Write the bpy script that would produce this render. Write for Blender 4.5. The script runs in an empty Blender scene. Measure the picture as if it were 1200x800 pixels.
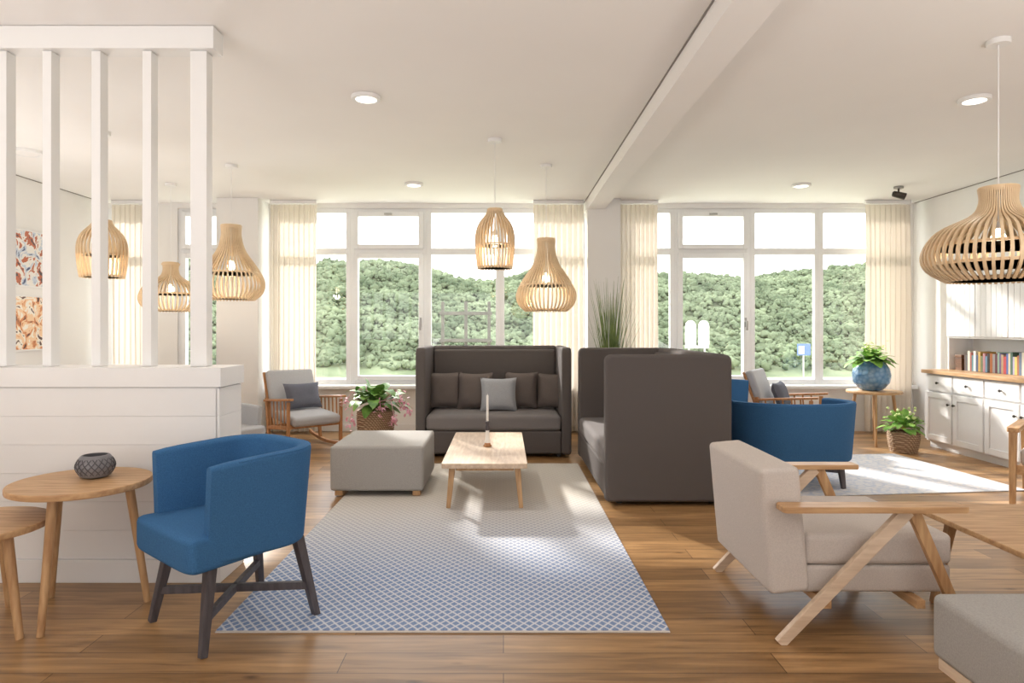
import bpy, bmesh, math, random
from mathutils import Vector, Matrix, noise
random.seed(7)
S = bpy.context.scene
COL = S.collection
PI = math.pi
F, VX, VY, H0 = 770.0, 590.0, 385.0, 1.3      # focal length in px, vanishing point, eye height
CEIL, WY, XL, XR = 2.89, 8.34, -5.04, 5.20
def X(px, Y): return (px-VX)*Y/F
def Z(py, Y): return H0-(py-VY)*Y/F

# ------------------------------------------------------------------ materials
def new_mat(name):
    m = bpy.data.materials.new(name); m.use_nodes = True
    nt = m.node_tree; b = nt.nodes['Principled BSDF']
    return m, nt, b
def N(nt, t, **kw):
    n = nt.nodes.new(t)
    for k, v in kw.items():
        if k in n.inputs: n.inputs[k].default_value = v
        else: setattr(n, k, v)
    return n
def rgb(c): return (c[0], c[1], c[2], 1)
def srgb(r, g, b):
    f = lambda v: (v/255/12.92) if v/255 <= .04045 else ((v/255+.055)/1.055)**2.4
    return (f(r), f(g), f(b))
def noisy(name, c1, c2, scale=20, rough=.6, bump=0.1, bscale=None, stretch=(1,1,1), detail=4, dist=.02, spec=.5, metal=0):
    m, nt, b = new_mat(name)
    tc = N(nt, 'ShaderNodeTexCoord'); mp = N(nt, 'ShaderNodeMapping'); mp.inputs['Scale'].default_value = stretch
    nt.links.new(tc.outputs['Object'], mp.inputs['Vector'])
    n = N(nt, 'ShaderNodeTexNoise', Scale=scale, Detail=detail)
    nt.links.new(mp.outputs[0], n.inputs['Vector'])
    r = N(nt, 'ShaderNodeValToRGB'); r.color_ramp.elements[0].position = .3; r.color_ramp.elements[1].position = .7
    r.color_ramp.elements[0].color = rgb(c1); r.color_ramp.elements[1].color = rgb(c2)
    nt.links.new(n.outputs['Fac'], r.inputs[0]); nt.links.new(r.outputs[0], b.inputs['Base Color'])
    b.inputs['Roughness'].default_value = rough; b.inputs['Specular IOR Level'].default_value = spec
    b.inputs['Metallic'].default_value = metal
    if bump:
        n2 = N(nt, 'ShaderNodeTexNoise', Scale=bscale or scale*3, Detail=3)
        nt.links.new(mp.outputs[0], n2.inputs['Vector'])
        bp = N(nt, 'ShaderNodeBump', Strength=bump, Distance=dist)
        nt.links.new(n2.outputs['Fac'], bp.inputs['Height']); nt.links.new(bp.outputs[0], b.inputs['Normal'])
    return m
def fabric(name, c, v=.12, scale=260, bump=.35):
    return noisy(name, tuple(x*(1-v) for x in c), tuple(min(1, x*(1+v)) for x in c), scale, .92, bump, scale*1.2, dist=.003, spec=.15)
def wood(name, c1, c2, axis='x', rough=.45, scale=5):
    st = {'x': (1, 9, 9), 'y': (9, 1, 9), 'z': (9, 9, 1)}[axis]
    return noisy(name, c1, c2, scale, rough, .06, scale*4, st, 8, .003, .4)

M = {}
M['white'] = noisy('white_paint', (.81,.80,.79), (.83,.82,.81), 3, .5, .02)
M['wall'] = noisy('wall_paint', (.83,.815,.795), (.85,.835,.815), 2, .8, .03, 80, dist=.002)
M['ceiling'] = noisy('ceiling_paint', (.85,.825,.805), (.87,.845,.825), 1.5, .9, .02, 60, dist=.002)
M['gap'] = noisy('painted_gap_shade', (.26,.23,.21), (.29,.26,.24), 5, .9, 0)  # dark paint stands in for the shade of gaps that are not cut
M['upvc'] = noisy('window_frame_white', (.82,.82,.825), (.84,.84,.845), 4, .35, .01)
M['blue'] = fabric('blue_felt', srgb(62,107,152), .16, 220)
M['taupe'] = fabric('taupe_felt', srgb(97,91,89), .09)
M['taupe_seat_sunlit'] = fabric('sunlit_taupe_felt', srgb(124,119,118), .09)  # taupe felt made lighter: sunlight on the seats put into the colour
M['greyp'] = fabric('pillow_taupe', srgb(106,97,93), .12, 180)
M['greyl'] = fabric('pillow_pale_grey', srgb(164,166,170), .12, 180)
M['greyd'] = fabric('pillow_dark_grey', srgb(102,104,114), .12, 180)
M['ottoman'] = fabric('stone_grey_weave', srgb(168,165,161), .10, 200)
M['beige'] = fabric('cream_weave', srgb(203,194,187), .08, 200, .25)
M['rockgrey'] = fabric('rocker_grey', srgb(178,178,180), .10, 200)
M['oak'] = wood('oak_x', srgb(176,134,94), srgb(212,174,130), 'x')
M['oak_y'] = wood('oak_y', srgb(176,134,94), srgb(212,174,130), 'y')
M['oak_z'] = wood('oak_z', srgb(172,130,90), srgb(208,170,126), 'z')
M['pale_y'] = wood('pale_oak_y', srgb(202,176,150), srgb(228,206,182), 'y')
M['teak'] = wood('teak', srgb(160,110,70), srgb(194,142,96), 'z')
M['darkwood'] = wood('dark_stained_wood', srgb(68,64,68), srgb(92,87,91), 'z', .5)
M['bamboo'] = noisy('bamboo_slats', srgb(220,190,150), srgb(240,216,180), 8, .5, .05)
M['metal'] = noisy('brushed_metal', (.35,.34,.33), (.42,.41,.40), 30, .35, 0, metal=.9)
M['darkmetal'] = noisy('dark_metal', (.04,.035,.03), (.07,.06,.05), 30, .4, 0, metal=.5)
M['green'] = noisy('leaf_green', srgb(74,120,48), srgb(130,170,80), 14, .5, .1)
M['green2'] = noisy('grass_blades', srgb(80,104,52), srgb(136,152,90), 12, .6, 0)
M['green3'] = noisy('leaf_bright_green', srgb(92,150,54), srgb(160,200,100), 14, .5, .1)
M['pink'] = noisy('pink_petals', srgb(226,150,176), srgb(250,206,216), 30, .6, 0)
M['lime'] = noisy('pale_green_petals', srgb(190,214,130), srgb(226,236,176), 40, .7, 0)
M['soil'] = noisy('soil', (.03,.02,.015), (.06,.04,.03), 40, .95, .4)
M['candle'] = noisy('candle_wax', (.86,.84,.8), (.9,.88,.84), 10, .5, 0)
M['ceramic'] = noisy('grey_ceramic', srgb(110,108,112), srgb(138,136,140), 12, .4, .05)
M['lattice'] = noisy('grey_lattice', srgb(70,68,72), srgb(92,90,94), 12, .4, 0)
M['grasspot'] = noisy('pale_pot', srgb(170,165,160), srgb(190,185,180), 8, .6, .05)
M['pages'] = noisy('book_pages', (.75,.7,.6), (.82,.78,.68), 60, .9, 0)
M['brown'] = wood('brown_box_wood', srgb(92,62,44), srgb(122,86,62), 'y')

def basket_mat():
    m, nt, b = new_mat('woven_wicker')
    tc = N(nt, 'ShaderNodeTexCoord'); w = N(nt, 'ShaderNodeTexWave', Scale=14, Distortion=1.5); w.bands_direction = 'Z'
    nt.links.new(tc.outputs['Object'], w.inputs['Vector'])
    w2 = N(nt, 'ShaderNodeTexWave', Scale=18, Distortion=1); w2.bands_direction = 'DIAGONAL'
    nt.links.new(tc.outputs['Object'], w2.inputs['Vector'])
    mx = N(nt, 'ShaderNodeMath', operation='MULTIPLY'); nt.links.new(w.outputs['Fac'], mx.inputs[0]); nt.links.new(w2.outputs['Fac'], mx.inputs[1])
    r = N(nt, 'ShaderNodeValToRGB'); r.color_ramp.elements[0].color = rgb(srgb(140,110,84)); r.color_ramp.elements[1].color = rgb(srgb(216,190,158))
    nt.links.new(mx.outputs[0], r.inputs[0]); nt.links.new(r.outputs[0], b.inputs['Base Color'])
    bp = N(nt, 'ShaderNodeBump', Strength=.7, Distance=.01); nt.links.new(mx.outputs[0], bp.inputs['Height']); nt.links.new(bp.outputs[0], b.inputs['Normal'])
    b.inputs['Roughness'].default_value = .8
    return m
M['wicker'] = basket_mat()

def floor_mat():
    m, nt, b = new_mat('oak_plank_floor')
    tc = N(nt, 'ShaderNodeTexCoord')
    br = N(nt, 'ShaderNodeTexBrick', Scale=1.0)
    br.inputs['Color1'].default_value = rgb(srgb(146,112,74)); br.inputs['Color2'].default_value = rgb(srgb(192,152,106))
    br.inputs['Mortar'].default_value = rgb(srgb(88,64,44)); br.inputs['Mortar Size'].default_value = .0018
    br.inputs['Brick Width'].default_value = 1.7; br.inputs['Row Height'].default_value = .155; br.offset = .37
    nt.links.new(tc.outputs['Object'], br.inputs['Vector'])
    mp = N(nt, 'ShaderNodeMapping'); mp.inputs['Scale'].default_value = (1.2, 14, 1)
    nt.links.new(tc.outputs['Object'], mp.inputs['Vector'])
    n = N(nt, 'ShaderNodeTexNoise', Scale=2.2, Detail=9, Distortion=.6); nt.links.new(mp.outputs[0], n.inputs['Vector'])
    r = N(nt, 'ShaderNodeValToRGB'); r.color_ramp.elements[0].position = .3; r.color_ramp.elements[1].position = .72
    r.color_ramp.elements[0].color = (.58,.54,.50,1); r.color_ramp.elements[1].color = (1.16,1.14,1.1,1)
    nt.links.new(n.outputs['Fac'], r.inputs[0])
    mx = N(nt, 'ShaderNodeMix', data_type='RGBA', blend_type='MULTIPLY'); mx.inputs[0].default_value = 1
    nt.links.new(br.outputs['Color'], mx.inputs[6]); nt.links.new(r.outputs[0], mx.inputs[7])
    mk = N(nt, 'ShaderNodeMapping'); mk.inputs['Scale'].default_value = (1.3, 3.2, 1); nt.links.new(tc.outputs['Object'], mk.inputs['Vector'])
    vk = N(nt, 'ShaderNodeTexVoronoi', Scale=1.6); nt.links.new(mk.outputs[0], vk.inputs['Vector'])
    kr = N(nt, 'ShaderNodeValToRGB'); kr.color_ramp.elements[0].position = .02; kr.color_ramp.elements[1].position = .09
    kr.color_ramp.elements[0].color = (.34,.27,.22,1); kr.color_ramp.elements[1].color = (1,1,1,1); nt.links.new(vk.outputs['Distance'], kr.inputs[0])
    mk2 = N(nt, 'ShaderNodeMix', data_type='RGBA', blend_type='MULTIPLY'); mk2.inputs[0].default_value = 1
    nt.links.new(mx.outputs[2], mk2.inputs[6]); nt.links.new(kr.outputs[0], mk2.inputs[7])
    nt.links.new(mk2.outputs[2], b.inputs['Base Color'])
    b.inputs['Roughness'].default_value = .34; b.inputs['Specular IOR Level'].default_value = .55
    bp = N(nt, 'ShaderNodeBump', Strength=.15, Distance=.003); nt.links.new(n.outputs['Fac'], bp.inputs['Height']); nt.links.new(bp.outputs[0], b.inputs['Normal'])
    return m
M['floor'] = floor_mat()

def rug_mat():
    m, nt, b = new_mat('diamond_rug')
    tc = N(nt, 'ShaderNodeTexCoord'); sp = N(nt, 'ShaderNodeSeparateXYZ'); nt.links.new(tc.outputs['Object'], sp.inputs[0])
    def mth(op, a, bb=None, cc=None):
        n = N(nt, 'ShaderNodeMath', operation=op)
        for i, v in enumerate((a, bb, cc)):
            if v is None: continue
            if isinstance(v, (int, float)): n.inputs[i].default_value = v
            else: nt.links.new(v, n.inputs[i])
        return n.outputs[0]
    def tri(v, per): return mth('ABSOLUTE', mth('SUBTRACT', mth('FRACT', mth('MULTIPLY', mth('ADD', v, 10), 1/per)), .5))
    tx, ty = tri(sp.outputs[0], .046), tri(sp.outputs[1], .058)
    d = mth('ADD', tx, ty)      # 0 .. 1, lattice lines where d is near .5
    ln = mth('ABSOLUTE', mth('SUBTRACT', d, .5))
    sm = N(nt, 'ShaderNodeMapRange', clamp=True); nt.links.new(ln, sm.inputs[0]); sm.inputs[1].default_value = .02; sm.inputs[2].default_value = .20
    nz = N(nt, 'ShaderNodeTexNoise', Scale=160, Detail=2); nt.links.new(tc.outputs['Object'], nz.inputs['Vector'])
    dia = mth('MULTIPLY', sm.outputs[0], mth('ADD', mth('MULTIPLY', nz.outputs['Fac'], .9), .45))
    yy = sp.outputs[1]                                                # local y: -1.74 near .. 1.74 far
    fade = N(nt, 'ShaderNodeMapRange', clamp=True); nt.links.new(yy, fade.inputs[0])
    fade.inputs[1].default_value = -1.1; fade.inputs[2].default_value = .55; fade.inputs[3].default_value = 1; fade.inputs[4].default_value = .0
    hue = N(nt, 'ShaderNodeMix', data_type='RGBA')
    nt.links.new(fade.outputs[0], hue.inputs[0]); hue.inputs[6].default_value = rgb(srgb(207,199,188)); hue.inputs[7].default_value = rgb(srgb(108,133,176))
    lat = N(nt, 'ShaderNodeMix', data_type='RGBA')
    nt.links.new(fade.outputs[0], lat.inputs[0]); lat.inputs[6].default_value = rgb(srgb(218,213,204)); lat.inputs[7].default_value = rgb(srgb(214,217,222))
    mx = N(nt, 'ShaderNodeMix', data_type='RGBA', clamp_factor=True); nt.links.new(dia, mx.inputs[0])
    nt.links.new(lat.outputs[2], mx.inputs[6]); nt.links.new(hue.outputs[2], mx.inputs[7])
    nt.links.new(mx.outputs[2], b.inputs['Base Color']); b.inputs['Roughness'].default_value = .95; b.inputs['Specular IOR Level'].default_value = .1
    bp = N(nt, 'ShaderNodeBump', Strength=.3, Distance=.003); nt.links.new(d, bp.inputs['Height']); nt.links.new(bp.outputs[0], b.inputs['Normal'])
    return m
M['rug'] = rug_mat()
def rug2_mat():
    m, nt, b = new_mat('faded_blue_rug')
    tc = N(nt, 'ShaderNodeTexCoord'); v = N(nt, 'ShaderNodeTexVoronoi', Scale=13); v.feature = 'DISTANCE_TO_EDGE'
    nt.links.new(tc.outputs['Object'], v.inputs['Vector'])
    n = N(nt, 'ShaderNodeTexNoise', Scale=24, Detail=6); nt.links.new(tc.outputs['Object'], n.inputs['Vector'])
    a = N(nt, 'ShaderNodeMath', operation='ADD'); nt.links.new(v.outputs[0], a.inputs[0]); nt.links.new(n.outputs['Fac'], a.inputs[1])
    r = N(nt, 'ShaderNodeValToRGB'); r.color_ramp.elements[0].position = .48; r.color_ramp.elements[1].position = .68
    r.color_ramp.elements[0].color = rgb(srgb(196,202,214)); r.color_ramp.elements[1].color = rgb(srgb(221,220,221))
    nt.links.new(a.outputs[0], r.inputs[0]); nt.links.new(r.outputs[0], b.inputs['Base Color']); b.inputs['Roughness'].default_value = .95
    return m
M['rug2'] = rug2_mat()

def emis(name, c, s):
    m, nt, b = new_mat(name); b.inputs['Base Color'].default_value = rgb(c)
    b.inputs['Emission Color'].default_value = rgb(c); b.inputs['Emission Strength'].default_value = s
    return m
M['bulb'] = emis('warm_bulb', (1, .80, .52), 9); M['led'] = emis('led_disc', (1, .95, .88), 2)
def glass_pane():
    m = bpy.data.materials.new('window_glass'); m.use_nodes = True; nt = m.node_tree; nt.nodes.clear()
    o = N(nt, 'ShaderNodeOutputMaterial'); t = N(nt, 'ShaderNodeBsdfTransparent'); g = N(nt, 'ShaderNodeBsdfGlossy', Roughness=.02)
    mx = N(nt, 'ShaderNodeMixShader'); mx.inputs[0].default_value = .04
    nt.links.new(t.outputs[0], mx.inputs[1]); nt.links.new(g.outputs[0], mx.inputs[2]); nt.links.new(mx.outputs[0], o.inputs[0])
    return m
M['glass'] = glass_pane()
def curtain_mat():
    m = bpy.data.materials.new('cream_curtain'); m.use_nodes = True; nt = m.node_tree; nt.nodes.clear()
    o = N(nt, 'ShaderNodeOutputMaterial'); d = N(nt, 'ShaderNodeBsdfDiffuse', Color=rgb(srgb(236,229,219))); t = N(nt, 'ShaderNodeBsdfTranslucent', Color=rgb(srgb(228,219,208)))
    n = N(nt, 'ShaderNodeTexNoise', Scale=60); tc = N(nt, 'ShaderNodeTexCoord'); nt.links.new(tc.outputs['Object'], n.inputs['Vector'])
    bp = N(nt, 'ShaderNodeBump', Strength=.1, Distance=.003); nt.links.new(n.outputs['Fac'], bp.inputs['Height']); nt.links.new(bp.outputs[0], d.inputs['Normal'])
    mx = N(nt, 'ShaderNodeMixShader'); mx.inputs[0].default_value = .34
    nt.links.new(d.outputs[0], mx.inputs[1]); nt.links.new(t.outputs[0], mx.inputs[2]); nt.links.new(mx.outputs[0], o.inputs[0])
    return m
M['curtain'] = curtain_mat()
def vase_mat():
    m, nt, b = new_mat('blue_glass'); tc = N(nt, 'ShaderNodeTexCoord'); v = N(nt, 'ShaderNodeTexVoronoi', Scale=22)
    nt.links.new(tc.outputs['Object'], v.inputs['Vector'])
    r = N(nt, 'ShaderNodeValToRGB'); r.color_ramp.elements[0].color = rgb(srgb(190,220,240)); r.color_ramp.elements[1].color = rgb(srgb(90,150,196))
    nt.links.new(v.outputs['Distance'], r.inputs[0]); nt.links.new(r.outputs[0], b.inputs['Base Color'])
    b.inputs['Roughness'].default_value = .1; b.inputs['Transmission Weight'].default_value = .6
    bp = N(nt, 'ShaderNodeBump', Strength=.5, Distance=.01); nt.links.new(v.outputs['Distance'], bp.inputs['Height']); nt.links.new(bp.outputs[0], b.inputs['Normal'])
    return m
M['vase'] = vase_mat()
def picture_mat(name, cols, sc):
    m, nt, b = new_mat(name); tc = N(nt, 'ShaderNodeTexCoord'); v = N(nt, 'ShaderNodeTexNoise', Scale=sc, Detail=5, Distortion=1.2)
    nt.links.new(tc.outputs['Object'], v.inputs['Vector']); r = N(nt, 'ShaderNodeValToRGB'); cr = r.color_ramp; cr.interpolation = 'CONSTANT'
    while len(cr.elements) < len(cols): cr.elements.new(.5)
    for i, c in enumerate(cols): cr.elements[i].position = .3+.4*i/len(cols); cr.elements[i].color = rgb(c)
    nt.links.new(v.outputs['Fac'], r.inputs[0]); nt.links.new(r.outputs[0], b.inputs['Base Color']); b.inputs['Roughness'].default_value = .4
    return m
def flat(name, c, rough=.6): return noisy(name, tuple(x*.93 for x in c), tuple(min(1, x*1.05) for x in c), 20, rough, 0)

# ------------------------------------------------------------------ mesh helpers
def obj(name, bm, mat, parent=None, ang=40, wn=True):
    bmesh.ops.recalc_face_normals(bm, faces=bm.faces)
    me = bpy.data.meshes.new(name); bm.to_mesh(me); bm.free()
    me.materials.append(mat)
    me.polygons.foreach_set('use_smooth', [True]*len(me.polygons))
    me.set_sharp_from_angle(angle=math.radians(ang))
    o = bpy.data.objects.new(name, me); COL.objects.link(o)
    if wn and len(me.polygons) < 6000:
        w = o.modifiers.new('weighted_normals', 'WEIGHTED_NORMAL'); w.keep_sharp = True
    if parent: o.parent = parent
    return o
def NB(): return bmesh.new()
def tag(o, label, cat, group=None, kind=None):
    o['label'] = label
    if cat: o['category'] = cat
    if group: o['group'] = group
    if kind: o['kind'] = kind
    return o
def thing(name, label, cat, loc=(0,0,0), rotz=0, group=None):
    o = bpy.data.objects.new(name, None); COL.objects.link(o); o.empty_display_size = .1
    o.location = loc; o.rotation_euler = (0,0,rotz)
    return tag(o, label, cat, group)
def struct(name, bm, m, label=None, parent=None):
    o = obj(name, bm, m, parent)
    if not parent: o['kind'] = 'structure'; o['label'] = label or name.replace('_', ' '); o['category'] = 'setting'
    return o
def box(bm, c, s, bev=0, MM=None, seg=2):
    m = Matrix.Translation(c) @ Matrix.Diagonal((s[0], s[1], s[2], 1))
    if MM is not None: m = MM @ m
    r = bmesh.ops.create_cube(bm, size=1, matrix=m)
    if bev:
        es = list({e for v in r['verts'] for e in v.link_edges})
        bmesh.ops.bevel(bm, geom=es, offset=bev, segments=seg, affect='EDGES', profile=.5)
def bb(bm, x0, x1, y0, y1, z0, z1, bev=0):
    box(bm, ((x0+x1)/2, (y0+y1)/2, (z0+z1)/2), (abs(x1-x0), abs(y1-y0), abs(z1-z0)), bev)
def bar(bm, p0, p1, s0, s1=None, side=(1,0,0), bev=.004):
    """tapered rectangular bar; s=(along side, across)"""
    s1 = s1 or s0; p0 = Vector(p0); p1 = Vector(p1); d = (p1-p0).normalized(); a = Vector(side); a = (a-d*a.dot(d)).normalized(); b = d.cross(a)
    vs = []
    for p, s in ((p0, s0), (p1, s1)):
        for u, v in ((-1,-1), (1,-1), (1,1), (-1,1)): vs.append(bm.verts.new(p+a*u*s[0]/2+b*v*s[1]/2))
    fs = [(0,1,2,3), (7,6,5,4), (0,4,5,1), (1,5,6,2), (2,6,7,3), (3,7,4,0)]
    for f in fs: bm.faces.new([vs[i] for i in f])
    if bev: bmesh.ops.bevel(bm, geom=list({e for v in vs for e in v.link_edges}), offset=bev, segments=2, affect='EDGES', profile=.5)
def loft(bm, rings, caps=True, closed=True):
    R = [[bm.verts.new(p) for p in r] for r in rings]; n = len(R[0])
    for a, b in zip(R, R[1:]):
        for i in range(n if closed else n-1):
            j = (i+1) % n
            bm.faces.new((a[i], a[j], b[j], b[i]))
    if caps and closed: bm.faces.new(R[0][::-1]); bm.faces.new(R[-1])
def tube(bm, pts, radii, n=12):
    if isinstance(radii, (int, float)): radii = [radii]*len(pts)
    pts = [Vector(p) for p in pts]; rings = []
    ref = Vector((0,0,1)) if abs((pts[-1]-pts[0]).normalized().z) < .9 else Vector((1,0,0))
    for i, p in enumerate(pts):
        d = (pts[min(i+1, len(pts)-1)]-pts[max(i-1, 0)]).normalized()
        a = d.cross(ref).normalized(); b = d.cross(a)
        rings.append([p+(a*math.cos(t)+b*math.sin(t))*radii[i] for t in [2*PI*k/n for k in range(n)]])
    loft(bm, rings)
def lathe(bm, prof, n=40, c=(0,0,0), ripple=0, rn=0):
    c = Vector(c); rings = []
    for r, z in prof:
        rings.append([c+Vector((r*(1+ripple*math.cos(rn*t))*math.cos(t), r*(1+ripple*math.cos(rn*t))*math.sin(t), z)) for t in [2*PI*k/n for k in range(n)]])
    loft(bm, rings)
def _axis(h, r, n, m):
    e = [r*math.tan(PI/4*k/n) for k in range(n, 0, -1)]
    L = [-(h-r)-x for x in e]; inner = [-(h-r)+2*(h-r)*k/m for k in range(m+1)]
    return L+inner+[-x for x in L[::-1]]
def rbox(bm, c, s, r=.03, bulge=(0,0,0), MM=None, m=8, n=3):
    """rounded upholstery box; bulge=(x,y,z) outward crown of each pair of faces"""
    h = [x/2 for x in s]; r = min(r, min(h)*.98); ax = [_axis(h[i], r, n, m) for i in range(3)]
    cache = {}
    c = Vector(c)
    def V(p):
        k = tuple(round(x, 6) for x in p)
        if k in cache: return cache[k]
        q = [max(-(h[i]-r), min(h[i]-r, p[i])) for i in range(3)]
        d = Vector([p[i]-q[i] for i in range(3)])
        o = Vector(q)+(d.normalized()*r if d.length > 1e-9 else d)
        t = [o[i]/h[i] for i in range(3)]
        for i in range(3):
            if bulge[i]:
                j, l = [x for x in range(3) if x != i]
                o[i] += bulge[i]*t[i]*(1-min(1, abs(t[j]))**2.5)*(1-min(1, abs(t[l]))**2.5)
        o = o+c
        if MM is not None: o = MM @ o
        cache[k] = bm.verts.new(o); return cache[k]
    for i in range(3):
        j, l = (i+1) % 3, (i+2) % 3
        for sg in (-1, 1):
            for a in range(len(ax[j])-1):
                for b in range(len(ax[l])-1):
                    q = []
                    for (da, db) in ((0,0), (1,0), (1,1), (0,1)):
                        p = [0,0,0]; p[i] = sg*h[i]; p[j] = ax[j][a+da]; p[l] = ax[l][b+db]; q.append(V(p))
                    if sg < 0: q = q[::-1]
                    if len(set(q)) == 4:
                        try: bm.faces.new(q)
                        except ValueError: pass
def rr(w, d, r, n=6, cx=0, cy=0):
    pts = []
    for sx, sy, a0 in ((1,1,0), (-1,1,PI/2), (-1,-1,PI), (1,-1,3*PI/2)):
        for k in range(n+1):
            a = a0+PI/2*k/n; pts.append((cx+sx*(w/2-r)+r*math.cos(a), cy+sy*(d/2-r)+r*math.sin(a)))
    return pts
def slab(bm, outline, z0, z1, e=.006, MM=None):
    """horizontal slab of an outline with softened rims"""
    cx = sum(p[0] for p in outline)/len(outline); cy = sum(p[1] for p in outline)/len(outline)
    def ring(z, off):
        o = []
        for x, y in outline:
            v = Vector((x-cx, y-cy)); l = v.length; v = v*(1-off/l)
            p = Vector((cx+v.x, cy+v.y, z)); o.append(MM @ p if MM is not None else p)
        return o
    loft(bm, [ring(z0, e), ring(z0+e*.3, e*.3), ring(z0+e, 0), ring(z1-e, 0), ring(z1-e*.3, e*.3), ring(z1, e)])
def circ(r, n=48, cx=0, cy=0): return [(cx+r*math.cos(2*PI*k/n), cy+r*math.sin(2*PI*k/n)) for k in range(n)]
def pillow_bm(w, h, t, n=14):
    bm = NB(); g = {}
    for s in (-1, 1):
        for i in range(n+1):
            for j in range(n+1):
                u = -1+2*i/n; v = -1+2*j/n; edge = i in (0, n) or j in (0, n)
                if edge and s == 1: g[(s,i,j)] = g[(-1,i,j)]; continue
                x = u*w/2*(1-.09*(1-v*v)*abs(u)); z = v*h/2*(1-.09*(1-u*u)*abs(v))
                y = s*t/2*((1-u**4)*(1-v**4))**.55
                y += .006*noise.noise(Vector((u*3+w*9, v*3, s)))
                g[(s,i,j)] = bm.verts.new((x, y, z+h/2))
        for i in range(n):
            for j in range(n):
                bm.faces.new([g[(s,i,j)], g[(s,i+1,j)], g[(s,i+1,j+1)], g[(s,i,j+1)]])
    return bm
def pillow(label, w, h, t, mat, loc, rotz=0, tilt=-.2, roll=0, group=None):
    o = obj('cushion', pillow_bm(w, h, t), mat); o.location = loc; o.rotation_euler = (tilt, roll, rotz)
    return tag(o, label, 'cushion', group)
def leaf(bm, base, d, L, W, droop=.3, n=5):
    base = Vector(base); d = Vector(d).normalized(); side = d.cross(Vector((0,0,1)))
    if side.length < .05: side = Vector((1,0,0))
    side.normalize(); rows = []
    for k in range(n+1):
        t = k/n; p = base+d*L*t+Vector((0,0,-droop*L*t*t)); w = W*.5*math.sin(PI*min(.97, t*.9+.07))**.8
        up = side.cross(d).normalized()*(-.18*w)
        rows.append((bm.verts.new(p-side*w), bm.verts.new(p+up), bm.verts.new(p+side*w)))
    for a, b in zip(rows, rows[1:]):
        bm.faces.new((a[0], a[1], b[1], b[0])); bm.faces.new((a[1], a[2], b[2], b[1]))
def bush(bm, c, n, R, L, W, zmin=.0, flat=.7, droop=.5, rnd=random):
    for _ in range(n):
        a = rnd.uniform(0, 2*PI); e = rnd.uniform(zmin, 1.3); d = Vector((math.cos(a)*math.cos(e), math.sin(a)*math.cos(e), math.sin(e)*flat))
        r = R*rnd.uniform(.15, .8); leaf(bm, Vector(c)+d*r, d+Vector((rnd.uniform(-.3,.3), rnd.uniform(-.3,.3), rnd.uniform(-.1,.3))), L*rnd.uniform(.7,1.2), W*rnd.uniform(.7,1.2), droop*rnd.uniform(.5,1.5))
def blob(bm, c, r, sub=1, sc=(1,1,1)):
    bmesh.ops.create_icosphere(bm, subdivisions=sub, radius=r, matrix=Matrix.Translation(c) @ Matrix.Diagonal((*sc, 1)))

# ------------------------------------------------------------------ the setting
b = NB(); bb(b, XL-.1, XR+.1, -3.5, WY+.1, -.12, 0); struct('floor', b, M['floor'], 'warm brown oak plank floor')
b = NB(); bb(b, XL-.1, XR+.1, -3.5, WY+.1, CEIL, CEIL+.12); struct('ceiling', b, M['ceiling'], 'smooth white ceiling')
b = NB(); bb(b, XL-.12, XL, -3.5, WY+.1, 0, CEIL); struct('wall_left', b, M['wall'], 'white left wall')
b = NB(); bb(b, XR, XR+.12, -3.5, WY+.1, 0, CEIL); struct('wall_right', b, M['wall'], 'white right wall')
b = NB(); bb(b, XL-.12, XR+.12, -3.62, -3.5, 0, CEIL); struct('wall_front', b, M['wall'], 'white wall at the camera end of the room')
b = NB()                                            # window wall: parapet, lintel, piers
bb(b, XL, XR, WY, WY+.16, 0, .56, 0); bb(b, XL, XR, WY, WY+.16, 2.83, CEIL)
bb(b, -4.50, -4.14, WY, WY+.16, .56, 2.83)
bb(b, -3.49, -2.98, 7.98, WY+.16, 0, CEIL, .004)
bb(b, 1.03, 1.43, 8.02, WY+.16, 0, CEIL, .004)
bb(b, 5.0, XR, WY, WY+.16, .56, 2.83)
struct('wall_back', b, M['wall'], 'white window wall with low parapet and two piers')
b = NB(); bb(b, 1.02, 1.24, -3.5, 8.34, 2.76, CEIL, .003); struct('trim_1', b, M['ceiling'], 'white boxed ceiling beam running to the window wall')
b = NB(); bb(b, 1.010, 1.019, -3.5, 8.3, 2.882, CEIL-.001); struct('trim_2', b, M['gap'], 'thin dark strip painted as a shadow gap along the ceiling beam')
b = NB(); bb(b, XR-.014, XR-.001, -3.5, 8.3, 2.883, CEIL-.001); struct('trim_3', b, M['gap'], 'thin dark strip painted as a shadow gap along the top of the right wall')
b = NB(); bb(b, XL+.001, XL+.014, -3.5, 8.3, 2.883, CEIL-.001); struct('trim_4', b, M['gap'], 'thin dark strip painted as a shadow gap along the top of the left wall')
for nm, x0, x1 in (('trim_5', -2.97, 1.02), ('trim_6', 1.44, XR-.01), ('trim_7', XL+.01, -3.5)):
    b = NB(); bb(b, x0, x1, WY-.12, WY-.001, .545, .585, .006); struct(nm, b, M['upvc'], 'white window sill board')
for nm, x0, x1 in (('baseboard_back', -2.97, 1.02), ('baseboard_back_right', 1.44, XR-.01)):
    b = NB(); bb(b, x0, x1, WY-.016, WY-.001, 0.001, .09, .003); struct(nm, b, M['white'], 'white baseboard')
b = NB(); bb(b, XR-.016, XR-.001, 7.35, WY-.02, 0.001, .09, .003); struct('baseboard_right', b, M['white'], 'white baseboard')
b = NB(); bb(b, XL+.001, XL+.016, 3.7, WY-.02, 0.001, .09, .003); struct('baseboard_left', b, M['white'], 'white baseboard')

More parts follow.
